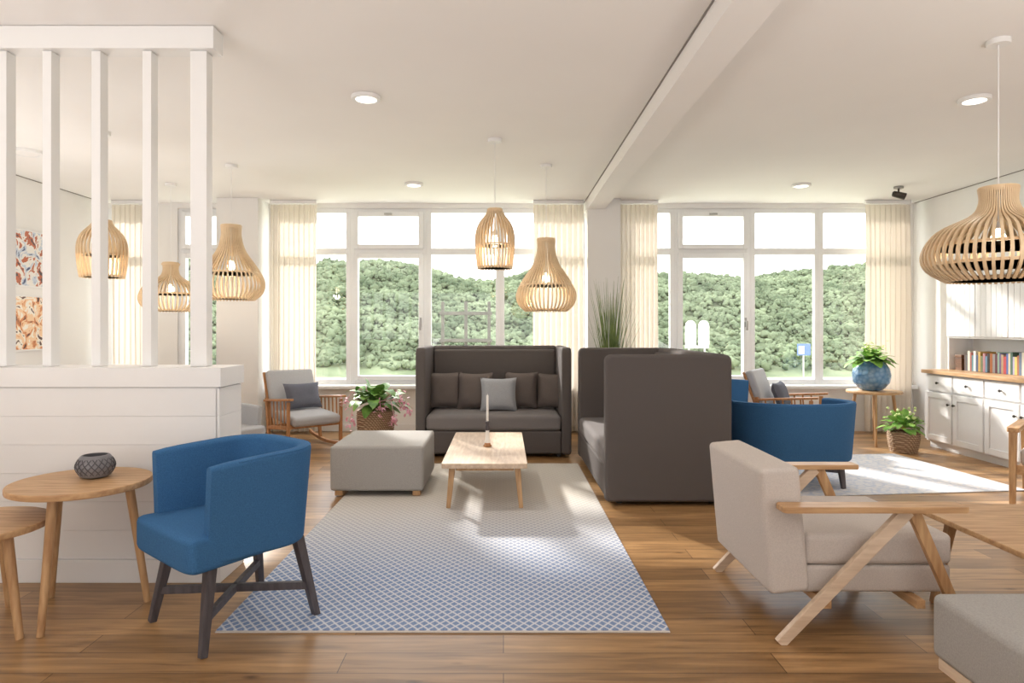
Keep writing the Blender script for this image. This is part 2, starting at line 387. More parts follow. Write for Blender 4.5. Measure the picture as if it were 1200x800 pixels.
# windows
def window(i, x0, x1, sash):
    z0, z1, zt, y0, y1 = .585, 2.83, 2.285, WY+.03, WY+.10
    b = NB(); w = .055
    bb(b, x0, x0+w, y0, y1, z0, z1, .004); bb(b, x1-w, x1, y0, y1, z0, z1, .004)
    bb(b, x0+w, x1-w, y0, y1, z1-w, z1, .004); bb(b, x0+w, x1-w, y0, y1, z0, z0+.07, .004); bb(b, x0+w, x1-w, y0, y1, zt-.04, zt+.04, .004)
    f = struct('window_%d' % i, b, M['upvc'], 'white framed window in the window wall')
    rects = [(x0+w, x1-w, z0+.07, zt-.04), (x0+w, x1-w, zt+.04, z1-w)]
    for (a, c, d, e) in rects:
        if sash:
            s = NB(); q = .06; ys0, ys1 = y0-.03, y1-.01
            a2, c2, d2, e2 = a-.012, c+.012, d-.012, e+.012
            bb(s, a2, a2+q, ys0, ys1, d2, e2, .006); bb(s, c2-q, c2, ys0, ys1, d2, e2, .006)
            bb(s, a2+q, c2-q, ys0, ys1, d2, d2+q, .006); bb(s, a2+q, c2-q, ys0, ys1, e2-q, e2, .006)
            so = obj('sash', s, M['upvc'], f)
            p = NB(); bb(p, a2+q, c2-q, y0+.02, y0+.026, d2+q, e2-q); obj('pane', p, M['glass'], so)
            h = NB()
            if e > 2.5: xm = (a+c)/2; bb(h, xm-.05, xm+.05, ys0-.02, ys0, e2-.045, e2-.02, .004)
            else: bb(h, c2-.045, c2-.02, ys0-.012, ys0, 1.32, 1.44, .004); bb(h, c2-.043, c2-.022, ys0-.045, ys0-.012, 1.38, 1.40, .003); bb(h, c2-.045, c2-.02, ys0-.055, ys0-.04, 1.28, 1.40, .004)
            obj('window_handle', h, M['metal'], so)
        else:
            p = NB(); bb(p, a, c, y0+.03, y0+.036, d, e); obj('pane', p, M['glass'], f)
wins = [(-4.14,-3.49,1), (-2.98,-1.95,0), (-1.95,-.975,1), (-.975,-.043,0), (-.043,1.03,0), (1.43,2.177,0), (2.177,3.15,1), (3.15,4.02,0), (4.02,5.0,0), (-5.04,-4.50,0)]
for i, wdef in enumerate(wins): window(i+1, *wdef)

# curtains
def curtain(px0, px1, label, Yc=8.14, folds=9):
    x0, x1 = X(px0, Yc), X(px1, Yc)
    t = thing('curtain', label, 'curtain', ((x0+x1)/2, Yc, 0), 0, 'cream curtains at the windows'); w = x1-x0
    b = NB(); n = folds*12; rows = []
    for k, z in enumerate([.03, .4, .9, 1.5, 2.1, 2.6, 2.835]):
        r = []
        for i in range(n+1):
            u = i/n; amp = .040*(1-.3*z/2.8); ph = 2*PI*folds*u+.25*math.sin(z*1.3+px0)
            r.append(b.verts.new((-w/2+w*u+.008*math.sin(ph*2), amp*math.sin(ph)+.012*math.sin(z*2+u*9), z)))
        rows.append(r)
    for a, c in zip(rows, rows[1:]):
        for i in range(n): b.faces.new((a[i], a[i+1], c[i+1], c[i]))
    obj('drape', b, M['curtain'], t, 80)
    b = NB(); bb(b, -w/2, w/2, -.02, .02, 2.845, 2.888, .004); obj('curtain_rail', b, M['white'], t)
curtain(317, 371, 'cream curtain right beside the left pier behind the rocking chair')
curtain(625, 684, 'cream curtain behind the onion lamp, left of the middle pier')
curtain(724, 771, 'cream curtain just right of the tall grass and middle pier')
curtain(1014, 1067, 'cream curtain in the right corner behind the blue vase')
curtain(131, 168, 'cream curtain seen through the white slat screen', folds=6)

# half wall with board cladding
b = NB(); xw0, xw1, yw0, yw1, hw = XL+.01, -1.457, 3.37, 3.65, 1.0
bb(b, xw0, xw1-.012, yw0+.007, yw1, 0, hw)
z = .12
while z < hw-.01:
    z2 = min(z+.146, hw); bb(b, xw0, xw1-.013, yw0, yw0+.011, z+.0012, z2); bb(b, xw1-.016, xw1, yw0, yw1, z+.0012, z2); z = z2
struct('wall_divider', b, M['white'], 'white board clad half wall')
b = NB(); bb(b, xw0, xw1+.010, yw0-.012, yw1+.012, 0.001, .118, .002); struct('baseboard_divider', b, M['white'], 'white baseboard round the half wall')
b = NB(); bb(b, xw0, xw1+.012, yw0-.012, yw1+.012, 1.001, 1.10, .003)
struct('trim_8', b, M['white'], 'white cap board on the half wall')
t = thing('slat_screen', 'white wooden slat screen standing on the half wall up to the ceiling', 'screen', (-2.3, 3.5, 1.101))
for i, px in enumerate((-48, 8, 60, 117, 176)):
    xc = X(px, 3.5)+2.3; b = NB(); bb(b, xc-.024, xc+.024, -.035, .035, 0, 1.665, .003); obj('post', b, M['white'], t)
b = NB(); xc = X(236, 3.5)+2.3; bb(b, xc-.044, xc+.044, -.035, .035, 0, 1.665, .003); obj('post', b, M['white'], t)
b = NB(); bb(b, -.95, X(256,3.5)+2.3, -.06, .06, 1.667, 1.786, .005); obj('top_rail', b, M['white'], t)

# ------------------------------------------------------------------ ceiling lights
def downlight(label, px, py, r=.10, on=True):
    Y = F*(CEIL-H0)/(VY-py); t = thing('ceiling_light' if on else 'ceiling_vent', label, 'ceiling light' if on else 'vent', (X(px, Y), Y, CEIL-.022))
    b = NB(); lathe(b, [(r*.72,.004), (r*.72,-.002), (r*.95,-.004), (r,.004), (r,.021)], 40); obj('trim_ring', b, M['white'], t)
    b = NB(); lathe(b, [(r*.7,.003), (r*.7,.0)], 32); obj('diffuser' if on else 'grille', b, M['led'] if on else M['ceiling'], t)
    if on:
        l = bpy.data.lights.new('downlight', 'SPOT'); l.energy = 40; l.color = (1,.94,.87); l.spot_size = 2.5; l.spot_blend = .8; l.shadow_soft_size = .07
        lo = bpy.data.objects.new('downlight_lamp', l); COL.objects.link(lo); lo.location = (X(px, Y), Y, CEIL-.05)
downlight('round recessed ceiling light at the top centre left, nearest on its side of the beam', 429, 113)
downlight('round recessed ceiling light left of the small slatted pendant, near the windows', 485, 215)
downlight('round recessed ceiling light beside the large right pendant', 1142, 115)
downlight('round recessed ceiling light left of the small dark spotlight', 939, 216)
downlight('round white ceiling vent seen between the posts of the slat screen', 30, 177, .14, False)
t = thing('spotlight', 'small dark adjustable spotlight on the ceiling in the right corner', 'spotlight', (4.42, 7.35, CEIL))
b = NB(); lathe(b, [(.05,-.025), (.05,-.001)], 24); obj('mount', b, M['metal'], t)
b = NB(); tube(b, [(0,0,-.02), (0,0,-.08)], .009); obj('arm', b, M['darkmetal'], t)
b = NB(); tube(b, [(-.06,.02,-.075), (-.05,.015,-.078), (.06,-.02,-.115), (.065,-.022,-.117)], [.02,.033,.038,.034], 20); obj('lamp_head', b, M['darkmetal'], t)

def smooth_prof(pts, n=26):
    out = []
    m = len(pts)
    for k in range(n+1):
        s = k/n*(m-1); i = min(int(s), m-2); u = s-i
        p0, p1, p2, p3 = pts[max(i-1,0)], pts[i], pts[i+1], pts[min(i+2, m-1)]
        out.append(tuple(.5*((2*p1[j])+(-p0[j]+p2[j])*u+(2*p0[j]-5*p1[j]+4*p2[j]-p3[j])*u*u+(-p0[j]+3*p1[j]-3*p2[j]+p3[j])*u**3) for j in (0,1)))
    return out
def pendant(label, px, Y, ztop, zbot, prof, R, nsl, rings, sw0=.0115):
    h = ztop-zbot; x = X(px, Y)
    t = thing('pendant_lamp', label, 'pendant lamp', (x, Y, zbot), 0, 'slatted wooden pendant lamps')
    zc = CEIL-zbot
    b = NB(); lathe(b, [(.055,zc-.03), (.058,zc-.026), (.058,zc-.001)], 28); obj('ceiling_cup', b, M['white'], t)
    b = NB(); tube(b, [(0,0,h-.01), (0,0,zc-.03)], .0035, 8); obj('cord', b, M['white'], t)
    pr = smooth_prof([(r*R, z*h) for r, z in prof]); b = NB()
    for k in range(nsl):
        a = 2*PI*k/nsl; ca, sa = math.cos(a), math.sin(a); rg = []
        for i, (r, z) in enumerate(pr):
            sw = min(sw0, .66*2*PI*r/nsl)
            r2, z2 = pr[min(i+1, len(pr)-1)]; r1, z1 = pr[max(i-1, 0)]; d = Vector((r2-r1, z2-z1)).normalized(); nx, nz = d.y, -d.x
            q = []
            for u, v in ((-1,-1), (1,-1), (1,1), (-1,1)):
                rr_ = r+nx*v*.007; zz = z+nz*v*.007
                q.append((rr_*ca-u*sw/2*sa, rr_*sa+u*sw/2*ca, zz))
            rg.append(q)
        loft(b, rg)
    obj('slatted_shade', b, M['bamboo'], t)
    for (r, z, th) in rings:
        b = NB(); r *= R; z *= h; lathe(b, [(r-th, z-.008), (r, z-.008), (r, z+.008), (r-th, z+.008), (r-th, z-.008)], 40)
        obj('hoop', b, M['bamboo'], t)
    b = NB(); r0 = prof[0][0]*R; lathe(b, [(r0+.004, h-.012), (r0+.004, h+.006), (r0*.5, h+.012)], 28); obj('top_cap', b, M['bamboo'], t)
    zb = h*.45; b = NB(); lathe(b, [(.014,zb+.1), (.02,zb+.09), (.02,zb+.055)], 16); tube(b, [(0,0,zb+.1), (0,0,h)], .004, 8); bh = obj('bulb_holder', b, M['white'], t)
    b = NB(); lathe(b, [(.014,zb+.055), (.02,zb+.04), (.036,zb+.01), (.036,zb-.01), (.02,zb-.034), (.004,zb-.04)], 20); obj('bulb', b, M['bulb'], bh)
    l = bpy.data.lights.new('pendant_glow', 'POINT'); l.energy = 7; l.color = (1,.87,.70); l.shadow_soft_size = .05
    lo = bpy.data.objects.new('pendant_glow', l); COL.objects.link(lo); lo.location = (x, Y, zbot+zb-.09)
ONION = [(.30,1), (.29,.86), (.42,.66), (.80,.42), (1,.24), (.94,.10), (.70,0)]
BELL = [(.36,1), (.44,.92), (.84,.74), (1,.55), (.98,.28), (.88,0)]
WIDE = [(.25,1), (.24,.84), (.36,.70), (.80,.54), (1,.32), (.95,.14), (.68,0)]
RO = [(.68,.02,.012), (.30,.97,.012), (.90,.36,.012)]
pendant('small bell shaped slatted wooden lamp hanging above the coffee table', 580, 5.51, 2.30, 1.80, BELL, .160, 32, [(.88,.03,.012), (.96,.4,.01), (.4,.97,.01)])
pendant('onion shaped slatted wooden lamp hanging in front of the curtain, above the high back sofa', 640, 6.38, 2.17, 1.47, ONION, .285, 44, RO)
pendant('very large wide slatted wooden lamp at the right edge above the cream lounge chair', 1170, 3.62, 2.075, 1.565, WIDE, .358, 58, [(.66,.02,.012), (.25,.97,.012), (.93,.38,.012), (.98,.18,.01)], .015)
pendant('onion shaped slatted wooden lamp partly behind the right end post of the screen', 271, 6.38, 2.30, 1.58, ONION, .305, 44, RO)
pendant('lowest slatted wooden lamp, seen between two posts of the screen', 200, 7.2, 2.02, 1.49, WIDE, .31, 42, RO)
pendant('bell shaped slatted wooden lamp behind the screen, before the far left curtain', 120, 5.3, 2.17, 1.71, BELL, .175, 32, [(.88,.03,.012), (.96,.4,.01), (.4,.97,.01)])

# ------------------------------------------------------------------ rugs
o = thing('area_rug', 'large cream rug with blue diamond pattern under the coffee table', 'rug', (-.26, 4.56, 0))
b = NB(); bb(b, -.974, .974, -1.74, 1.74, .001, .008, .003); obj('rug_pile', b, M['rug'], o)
for s in (-1, 1):
    b = NB(); bb(b, -.972, .972, s*1.742, s*1.756, .001, .007, .002); obj('rug_binding', b, M['beige'], o)
b = NB(); box(b, (0,0,.0045), (2.3,1.55,.007), .003); o = obj('area_rug', b, M['rug2']); o.location = (2.98, 5.92, 0); o.rotation_euler = (0,0,.10)
tag(o, 'pale rug with faded blue pattern beneath the wide blue tub chair', 'rug')
RUGZ = .009

# ------------------------------------------------------------------ tub armchairs
def tub_path(w, d, rf, n=14):
    """U from front right arm round the back to front left arm, local front = -Y"""
    r = w*rf; pts = []
    for k in range(6): pts.append((w/2, -d/2+(d-r)*k/6))
    for k in range(n+1):
        a = PI/2*k/n; pts.append((w/2-r+r*math.cos(a), d/2-r+r*math.sin(a)))
    L = pts+[(-x, y) for x, y in reversed(pts)]
    out = [L[0]]
    for p in L[1:]:
        if (Vector(p)-Vector(out[-1])).length > 1e-4: out.append(p)
    return out
def tub_chair(label, loc, rz, w=.64, d=.60, zt=.78, fab='blue', zb=.35, t=.062, group=None, flare=.035, rf=.30, splay=.04, inset=.11, nose=.045):
    T = thing('tub_armchair', label, 'armchair', loc, rz, group)
    P = [Vector(p) for p in tub_path(w-t, d-t, rf)]; rings = []; n = len(P)
    sec = rr(t, 1, .022, 5)
    for i, p in enumerate(P):
        dd = (P[min(i+1, n-1)]-P[max(i-1, 0)]).normalized(); nn = Vector((dd.y, -dd.x))
        fr = (p.y+d/2)/d; top = zt-.025*(1-min(1, max(0, fr)))**1.5; H = top-zb
        end = min(i, n-1-i); k = (.7, .92, .99)[end] if end < 3 else 1
        rg = []
        for u, v in sec:
            v = v+.5
            if v < .022: zz = zb+v
            elif v > .978: zz = top-(1-v)
            else: zz = zb+.022+(v-.022)/.956*(H-.044)
            zc = (zb+top)/2; zz2 = zc+(zz-zc)*(1-(1-k)*.08)
            off = u*k+flare*((zz-zb)/H-.5)
            q = p+nn*off
            rg.append((q.x, q.y, zz2))
        rings.append(rg)
    b = NB(); loft(b, rings); tb = obj('tub_back', b, M[fab], T, 60)
    # piping seam that runs along the rim
    b = NB(); pp = []
    for i, p in enumerate(P[2:-2]):
        i += 2
        dd = (P[min(i+1, n-1)]-P[max(i-1, 0)]).normalized(); nn = Vector((dd.y, -dd.x)); fr = (p.y+d/2)/d; top = zt-.025*(1-min(1, max(0, fr)))**1.5
        q = p+nn*(t*.40+flare*.47); pp.append((q.x, q.y, top-.006))
    tube(b, pp, .0035, 6); obj('piping', b, M[fab], tb)
    iw = w-2*t+.01; out = []
    for k in range(9): a = PI/2*k/8; r = iw*rf; out.append((iw/2-r+r*math.cos(a), d/2-t-r+r*math.sin(a)))
    out += [(-x, y) for x, y in reversed(out)]
    # front of the seat: nearly as wide as the whole chair, softly rounded
    fw = w/2-.008
    for k in range(21):
        a = PI*k/20; ca, sa = math.cos(a), math.sin(a)
        out.append((-fw*(abs(ca)**.35)*(1 if ca > 0 else -1), -d/2-.012-nose*sa**.55))
    b = NB(); c = Vector((0, -.03))
    def ring(z, s): return [(c.x+(x-c.x)*s, c.y+(y-c.y)*s, z) for x, y in out]
    z0 = zb-.01; z1 = .478 if zt > .7 else .40
    loft(b, [ring(z0,.95), ring(z0+.006,.985), ring(z0+.02,1.0), ring(z1-.022,1.0), ring(z1-.007,.985), ring(z1,.95), ring(z1+.004,.85), ring(z1+.007,.6), ring(z1+.008,.3)])
    obj('seat', b, M[fab], T, 60)
    for sx in (-1,1):
        for sy in (-1,1):
            b = NB(); bar(b, (sx*(w/2-inset), sy*(d/2-inset+.02), zb+.01), (sx*(w/2-inset+splay), sy*(d/2-inset+.02+splay), .0), (.050,.042), (.032,.030), (1,0,0)); obj('leg', b, M['darkwood'], T)
    b = NB(); za = .14; lx = w/2-inset+splay*.6; ly = d/2-inset+.02+splay*.6
    bar(b, (-lx, -ly, za), (lx, ly, za), (.034,.028), side=(0,0,1)); bar(b, (lx, -ly, za), (-lx, ly, za), (.034,.026), side=(0,0,1)); obj('cross_stretcher', b, M['darkwood'], T)
    return T
tub_chair('blue felt tub armchair on dark legs in the left foreground', (-1.205, 2.95, 0), math.radians(-41), w=.565, d=.545, splay=.06, inset=.095)
tub_chair('wide blue tub armchair seen from behind, right of the taupe high sofa', (2.41, 5.50, RUGZ), math.radians(184), w=1.0, d=.76, zt=.70, zb=.22, rf=.42, splay=.02, inset=.20)
tub_chair('blue tub armchair mostly hidden behind the side sofa, farther from camera', (2.22, 7.12, 0), math.radians(100), w=.66, d=.62, zt=.79)
tub_chair('low pale grey armchair mostly hidden behind the end of the half wall', (-2.66, 6.0, 0), math.radians(60), w=.66, d=.6, zt=.60, fab='rockgrey', zb=.27)

# ------------------------------------------------------------------ high back sofas
def sofa(label, loc, rz, W, D=.93, Ht=1.11):
    T = thing('high_back_sofa', label, 'sofa', loc, rz, 'taupe high back sofas'); t = .10
    b = NB(); rbox(b, (0, D/2-.075, .04+(Ht-.04)/2), (W-2*t+.02, .15, Ht-.04), .03, (0,.006,0)); obj('backrest', b, M['taupe'], T)
    for s in (-1, 1):
        b = NB(); y0, y1, z0, z1 = -D/2, D/2, .03, Ht
        pts = []; 
        for (cy, cz, r, a0) in ((y1-.05, z1-.05, .05, 0), (y0+.05, z1-.05, .05, PI/2), (y0+.03, z0+.03, .03, PI), (y1-.03, z0+.03, .03, 3*PI/2)):
            for k in range(8): a = a0+PI/2*k/7; pts.append((cy+r*math.cos(a), cz+r*math.sin(a)))
        my = 0; mz = (z0+z1)/2; e = .026; rings = []
        for x, off in ((-t/2,e), (-t/2+.004,e*.5), (-t/2+.012,e*.17), (-t/2+e,0), (t/2-e,0), (t/2-.012,e*.17), (t/2-.004,e*.5), (t/2,e)):
            rg = []
            for y, z in pts:
                v = Vector((y-my, z-mz)); sy = (D/2-off)/(D/2); sz = ((z1-z0)/2-off)/((z1-z0)/2)
                rg.append((s*(W/2-t/2)+x, my+v.x*sy, mz+v.y*sz))
            rings.append(rg)
        loft(b, rings); obj('side_wing', b, M['taupe'], T, 60)
    b = NB(); rbox(b, (0, -.06, .155), (W-2*t, D-.14, .23), .02); obj('base', b, M['taupe'], T)
    b = NB(); rbox(b, (0, -.075, .35), (W-2*t-.006, D-.15, .155), .04, (0,0,.012)); sc = obj('seat_cushion', b, M['taupe_seat_sunlit'], T)
    b = NB(); tube(b, [(-(W/2-t-.02), -D/2+.010, .405), (W/2-t-.02, -D/2+.010, .405)], .004, 6); obj('piping', b, M['taupe_seat_sunlit'], sc)
    b = NB(); rbox(b, (0, D/2-.165, .74), (W-2*t-.006, .055, .66), .027, (0,.006,0)); obj('back_pad', b, M['taupe'], T)
    for sx in (-1,1):
        for sy in (-1,1):
            b = NB(); bb(b, sx*(W/2-.12)-.02, sx*(W/2-.12)+.02, sy*(D/2-.12)-.02, sy*(D/2-.12)+.02, 0, .05); obj('foot', b, M['darkmetal'], T)
    return T
sofa('taupe high back sofa facing the camera with five cushions', (-.10, 7.06, 0), 0, 1.57)
sofa('taupe high back sofa seen from its end, right of the rug', (1.21, 5.70, 0), -PI/2, 1.80)
SZ = .437
pillow('dark taupe cushion at the left end of the sofa', .38, .40, .13, M['greyp'], (-.635, 7.12, SZ), .12, -.20, 0, 'cushions on the high back sofa')
pillow('dark taupe cushion left of the pale grey cushion', .38, .40, .13, M['greyp'], (-.31, 7.05, SZ), -.06, -.24, 0, 'cushions on the high back sofa')
pillow('dark taupe cushion immediately right of the pale grey cushion', .36, .40, .13, M['greyp'], (.19, 7.11, SZ), -.1, -.18, 0, 'cushions on the high back sofa')
pillow('dark taupe cushion at the right end of the sofa', .32, .39, .13, M['greyp'], (.51, 7.10, SZ), -.22, -.22, 0, 'cushions on the high back sofa')
pillow('pale grey cushion in the middle of the high back sofa', .39, .36, .14, M['greyl'], (-.05, 6.89, SZ), .03, -.30, 0, 'cushions on the high back sofa')

# ------------------------------------------------------------------ ottoman, coffee table, candlestick
T = thing('ottoman', 'square stone grey ottoman at the left edge of the rug', 'ottoman', (-.975, 5.45, RUGZ))
b = NB(); rbox(b, (0,0,.215), (.72,.80,.345), .022, (.006,.006,.010)); up = obj('upholstery', b, M['ottoman'], T)
b = NB()
for s in (-1,1): box(b, (s*.352,0,.372), (.008,.76,.008), .003); box(b, (0,s*.392,.372), (.68,.008,.008), .003)
obj('piping', b, M['ottoman'], up)
for sx in (-1,1):
    for sy in (-1,1): b = NB(); bb(b, sx*.30-.03, sx*.30+.03, sy*.34-.03, sy*.34+.03, 0, .045, .004); obj('foot', b, M['oak_z'], T)
T = thing('coffee_table', 'low rectangular pale oak coffee table on the rug', 'table', (-.135, 5.36, RUGZ))
b = NB(); slab(b, rr(.61,1.42,.02), .30, .336, .005); obj('tabletop', b, M['pale_y'], T)
for sx in (-1,1):
    for sy in (-1,1): b = NB(); bar(b, (sx*.235, sy*.60, .30), (sx*.262, sy*.625, 0), (.045,.032), (.03,.026)); obj('leg', b, M['oak_z'], T)
b = NB()
for sy in (-1,1): bb(b, -.21, .21, sy*.60-.011, sy*.60+.011, .265, .299, .003)
for sx in (-1,1): bb(b, sx*.235-.011, sx*.235+.011, -.58, .58, .265, .299, .003)
obj('apron', b, M['oak_y'], T)
T = thing('candlestick', 'striped turned candlestick with tall white candle on the coffee table', 'candlestick', (-.13, 5.33, .3465))
b = NB(); lathe(b, [(.032,0), (.034,.008), (.026,.018), (.022,.03)], 24); obj('base', b, M['teak'], T)
b = NB(); lathe(b, [(.022,.03), (.016,.08), (.014,.13)], 24); obj('white_stem', b, M['candle'], T)
b = NB(); lathe(b, [(.015,.13), (.017,.14), (.017,.16), (.014,.17), (.014,.185), (.019,.19), (.019,.20), (.011,.205)], 24); obj('collar', b, M['darkwood'], T)
b = NB(); lathe(b, [(.0095,.205), (.0095,.41), (.003,.418)], 20); tube(b, [(0,0,.417), (.001,0,.428)], .0015, 6); obj('candle', b, M['candle'], T)

# ------------------------------------------------------------------ left side tables
def side_table(label, loc, R, zt, feet, th=.03, legr=.021, name='side_table'):
    T = thing(name, label, 'table' if name != 'stool' else 'stool', loc)
    b = NB(); slab(b, circ(R, 64), zt-th, zt, .007); obj('tabletop', b, M['oak'], T)
    for a in feet:
        ca, sa = math.cos(math.radians(a)), math.sin(math.radians(a))
        b = NB(); tube(b, [(ca*R*.66, sa*R*.66, zt-th), (ca*R*.93, sa*R*.93, 0)], [legr, legr*.72], 16); obj('leg', b, M['oak_z'], T)
    b = NB(); tube(b, [(ca*R*.66, sa*R*.66, zt-th-.012), (0,0,zt-th-.012)], .012, 8)
    for a in feet[:-1]:
        ca, sa = math.cos(math.radians(a)), math.sin(math.radians(a)); tube(b, [(ca*R*.66, sa*R*.66, zt-th-.012), (0,0,zt-th-.012)], .012, 8)
    obj('brace', b, M['oak'], T)
    return T
side_table('round oak side table with grey lantern in front of the half wall', (-1.955, 3.045, 0), .292, .60, (-90, 20, 150))
side_table('lower round oak stool tucked under the side table at the left edge', (-2.27, 2.83, 0), .27, .465, (-17, 100, 215), .03, .022, 'stool')
T = thing('tealight_holder', 'round grey lattice tealight holder on the oak side table', 'candle holder', (-1.925, 3.10, .601))
b = NB(); lathe(b, [(.045,0), (.065,.01), (.080,.04), (.080,.065), (.067,.095), (.058,.105), (.051,.105), (.058,.09), (.069,.065), (.068,.04), (.05,.012)], 48); bw = obj('bowl', b, M['ceramic'], T)
b = NB()
for k in range(18):
    for s in (-1,1):
        p = []
        for i in range(9):
            u = i/8; z = .012+.085*u; r = .0815*math.sin(math.radians(48+84*u))+.001; a = 2*PI*k/18+s*u*.9; p.append((r*math.cos(a), r*math.sin(a), z))
        tube(b, p, .0024, 6)
obj('lattice', b, M['lattice'], bw)
b = NB(); lathe(b, [(.02,.012), (.02,.035)], 16); obj('tealight', b, M['candle'], T)

# ------------------------------------------------------------------ cream lounge chair
def lounge(label, loc, rz):
    T = thing('lounge_chair', label, 'armchair', loc, rz)
    b = NB(); rbox(b, (0, .0, .235), (.655, .75, .115), .018, (.002,.002,0)); obj('seat_base', b, M['beige'], T)
    b = NB(); rbox(b, (0, -.065, .3605), (.66, .63, .132), .026, (.004,.004,.012)); obj('seat_cushion', b, M['beige'], T)
    MM = Matrix.Translation((0, .32, .20)) @ Matrix.Rotation(math.radians(-5), 4, 'X')
    b = NB(); rbox(b, (0, .0, .247), (.70, .17, .53), .022, (.003,.006,.004), MM); obj('backrest', b, M['beige'], T)
    for s in (-1,1):
        x = s*.405
        b = NB(); slab(b, rr(.085, .76, .015, 4, x+s*.01, .015), .551, .576, .005, None); obj('armrest', b, M['oak_y'], T)
        b = NB(); bar(b, (x, -.14, .551), (x, .39, 0), (.030,.054), (.030,.042)); obj('leg', b, M['pale_y'], T)
        b = NB(); bar(b, (x, -.16, .551), (x, -.40, 0), (.028,.050), (.028,.038)); obj('leg', b, M['oak_z'], T)
    for y in (-.205, .185):
        b = NB(); bb(b, -.39, .39, y-.02, y+.02, .135, .172, .004); obj('crossbar', b, M['oak'], T)
    return T
lounge('cream lounge chair with slanted wooden legs in the right foreground', (1.53, 3.12, 0), PI/2)

T = thing('coffee_table', 'low oak table at the right edge in front of the cream lounge chair', 'table', (2.46, 2.77, 0))
b = NB(); slab(b, rr(.98,.84,.06), .425, .45, .006); obj('tabletop', b, M['oak'], T)
for sx in (-1,1):
    for sy in (-1,1): b = NB(); bar(b, (sx*.36, sy*.30, .425), (sx*.42, sy*.35, 0), (.04,.04), (.026,.026)); obj('leg', b, M['oak_z'], T)
for sy in (-1,1):
    b = NB(); bb(b, -.34, .34, sy*.30-.01, sy*.30+.01, .385, .424, .003); obj('apron', b, M['oak'], T)
T = thing('ottoman', 'pale grey upholstered bench cut off by the bottom right corner', 'ottoman', (1.83, 1.84, 0))
b = NB(); rbox(b, (0,0,.315), (.80,.72,.21), .025, (.006,.006,.010)); obj('upholstery', b, M['ottoman'], T)
b = NB(); bb(b, -.385,.385,-.345,.345,.17,.208,.004); obj('base_frame', b, M['pale_y'], T)
for sx in (-1,1):
    for sy in (-1,1): b = NB(); bar(b, (sx*.33, sy*.29, .172), (sx*.35, sy*.31, 0), (.04,.04), (.028,.028)); obj('leg', b, M['oak_z'], T)

# wooden armchair cut by right edge
T = thing('wooden_armchair', 'wooden armchair with cream cushions cut off by the right edge', 'armchair', (4.23, 4.89, 0), -PI/4)
for s in (-1,1):
    b = NB(); slab(b, rr(.075,.66,.02,4, s*.31, .0), .53, .565, .006); obj('armrest', b, M['oak_y'], T)
    b = NB(); bar(b, (s*.31,-.30,.53), (s*.31,-.33,0), (.05,.055), (.038,.04)); obj('leg', b, M['oak_z'], T)
    b = NB(); bar(b, (s*.31,.28,.53), (s*.31,.34,0), (.05,.055), (.038,.04)); obj('leg', b, M['oak_z'], T)
b = NB(); bb(b, -.29,.29,-.32,-.29,.22,.29,.004); bb(b, -.29,.29,.28,.31,.22,.29,.004); bb(b,-.285,-.26,-.29,.28,.22,.28,.003); bb(b,.26,.285,-.29,.28,.22,.28,.003); obj('seat_frame', b, M['oak_y'], T)
b = NB(); rbox(b, (0,-.03,.35), (.54,.58,.13), .035, (0,0,.012)); obj('seat_cushion', b, M['beige'], T)
b = NB(); rbox(b, (0,0,.22), (.54,.12,.44), .035, (0,.012,0), Matrix.Translation((0,.24,.38)) @ Matrix.Rotation(math.radians(-14),4,'X')); obj('back_cushion', b, M['beige'], T)

# ------------------------------------------------------------------ rocking chairs
def rocker(label, loc, rz):
    T = thing('rocking_chair', label, 'rocking chair', loc, rz)
    for s in (-1,1):
        x = s*.30; p = []
        for k in range(17):
            y = -.40+.88*k/16; p.append((x, y, .012+.30*((y+.0)**2)*1.0))
        b = NB(); rings = [[(q[0]-.014, q[1], q[2]), (q[0]+.014, q[1], q[2]), (q[0]+.014, q[1], q[2]+.034), (q[0]-.014, q[1], q[2]+.034)] for q in p]
        loft(b, rings); obj('rocker', b, M['teak'], T)
        b = NB(); bar(b, (x,-.27,.535), (x,-.26,.055), (.028,.04)); obj('leg', b, M['teak'], T)
        b = NB(); bar(b, (x,.29,.54), (x,.22,.05), (.028,.04)); obj('leg', b, M['teak'], T)
        b = NB(); bar(b, (x,-.34,.565), (x,.32,.51), (.055,.024)); obj('armrest', b, M['teak'], T)
        b = NB(); bar(b, (x,-.25,.27), (x,.26,.22), (.024,.04)); obj('side_rail', b, M['teak'], T)
        b = NB()
        for k in range(5):
            y = -.18+.36*k/4; bar(b, (x,y,.275-.035*k/4), (x,y+.015,.540-.03*k/4), (.011,.018), bev=.002)
        obj('side_slats', b, M['teak'], T)
    b = NB(); bb(b, -.285,.285,-.27,-.24,.25,.30,.004); bb(b, -.285,.285,.20,.23,.20,.25,.004); obj('crossbar', b, M['teak'], T)
    R = Matrix.Translation((0,.20,.30)) @ Matrix.Rotation(math.radians(-20),4,'X')
    b = NB()
    for s in (-1,1): box(b, (s*.27,.05,.26), (.03,.025,.60), .004, R)
    for k in range(4): box(b, (0,.05,.08+.15*k), (.52,.016,.035), .003, R)
    obj('back_frame', b, M['teak'], T)
    b = NB(); rbox(b, (0,-.04,.345), (.54,.54,.10), .035, (0,0,.012), Matrix.Rotation(math.radians(4),4,'X')); obj('seat_cushion', b, M['rockgrey'], T)
    b = NB(); rbox(b, (0,0,.29), (.54,.09,.54), .03, (0,.012,0), R); obj('back_cushion', b, M['rockgrey'], T)
    return T
A1 = math.radians(42)
rocker('wooden rocking chair with grey cushions by the left pier', (-2.19, 7.22, 0), A1)
rocker('wooden rocking chair with grey cushions behind the blue chairs at right', (3.22, 7.38, 0), math.radians(55))
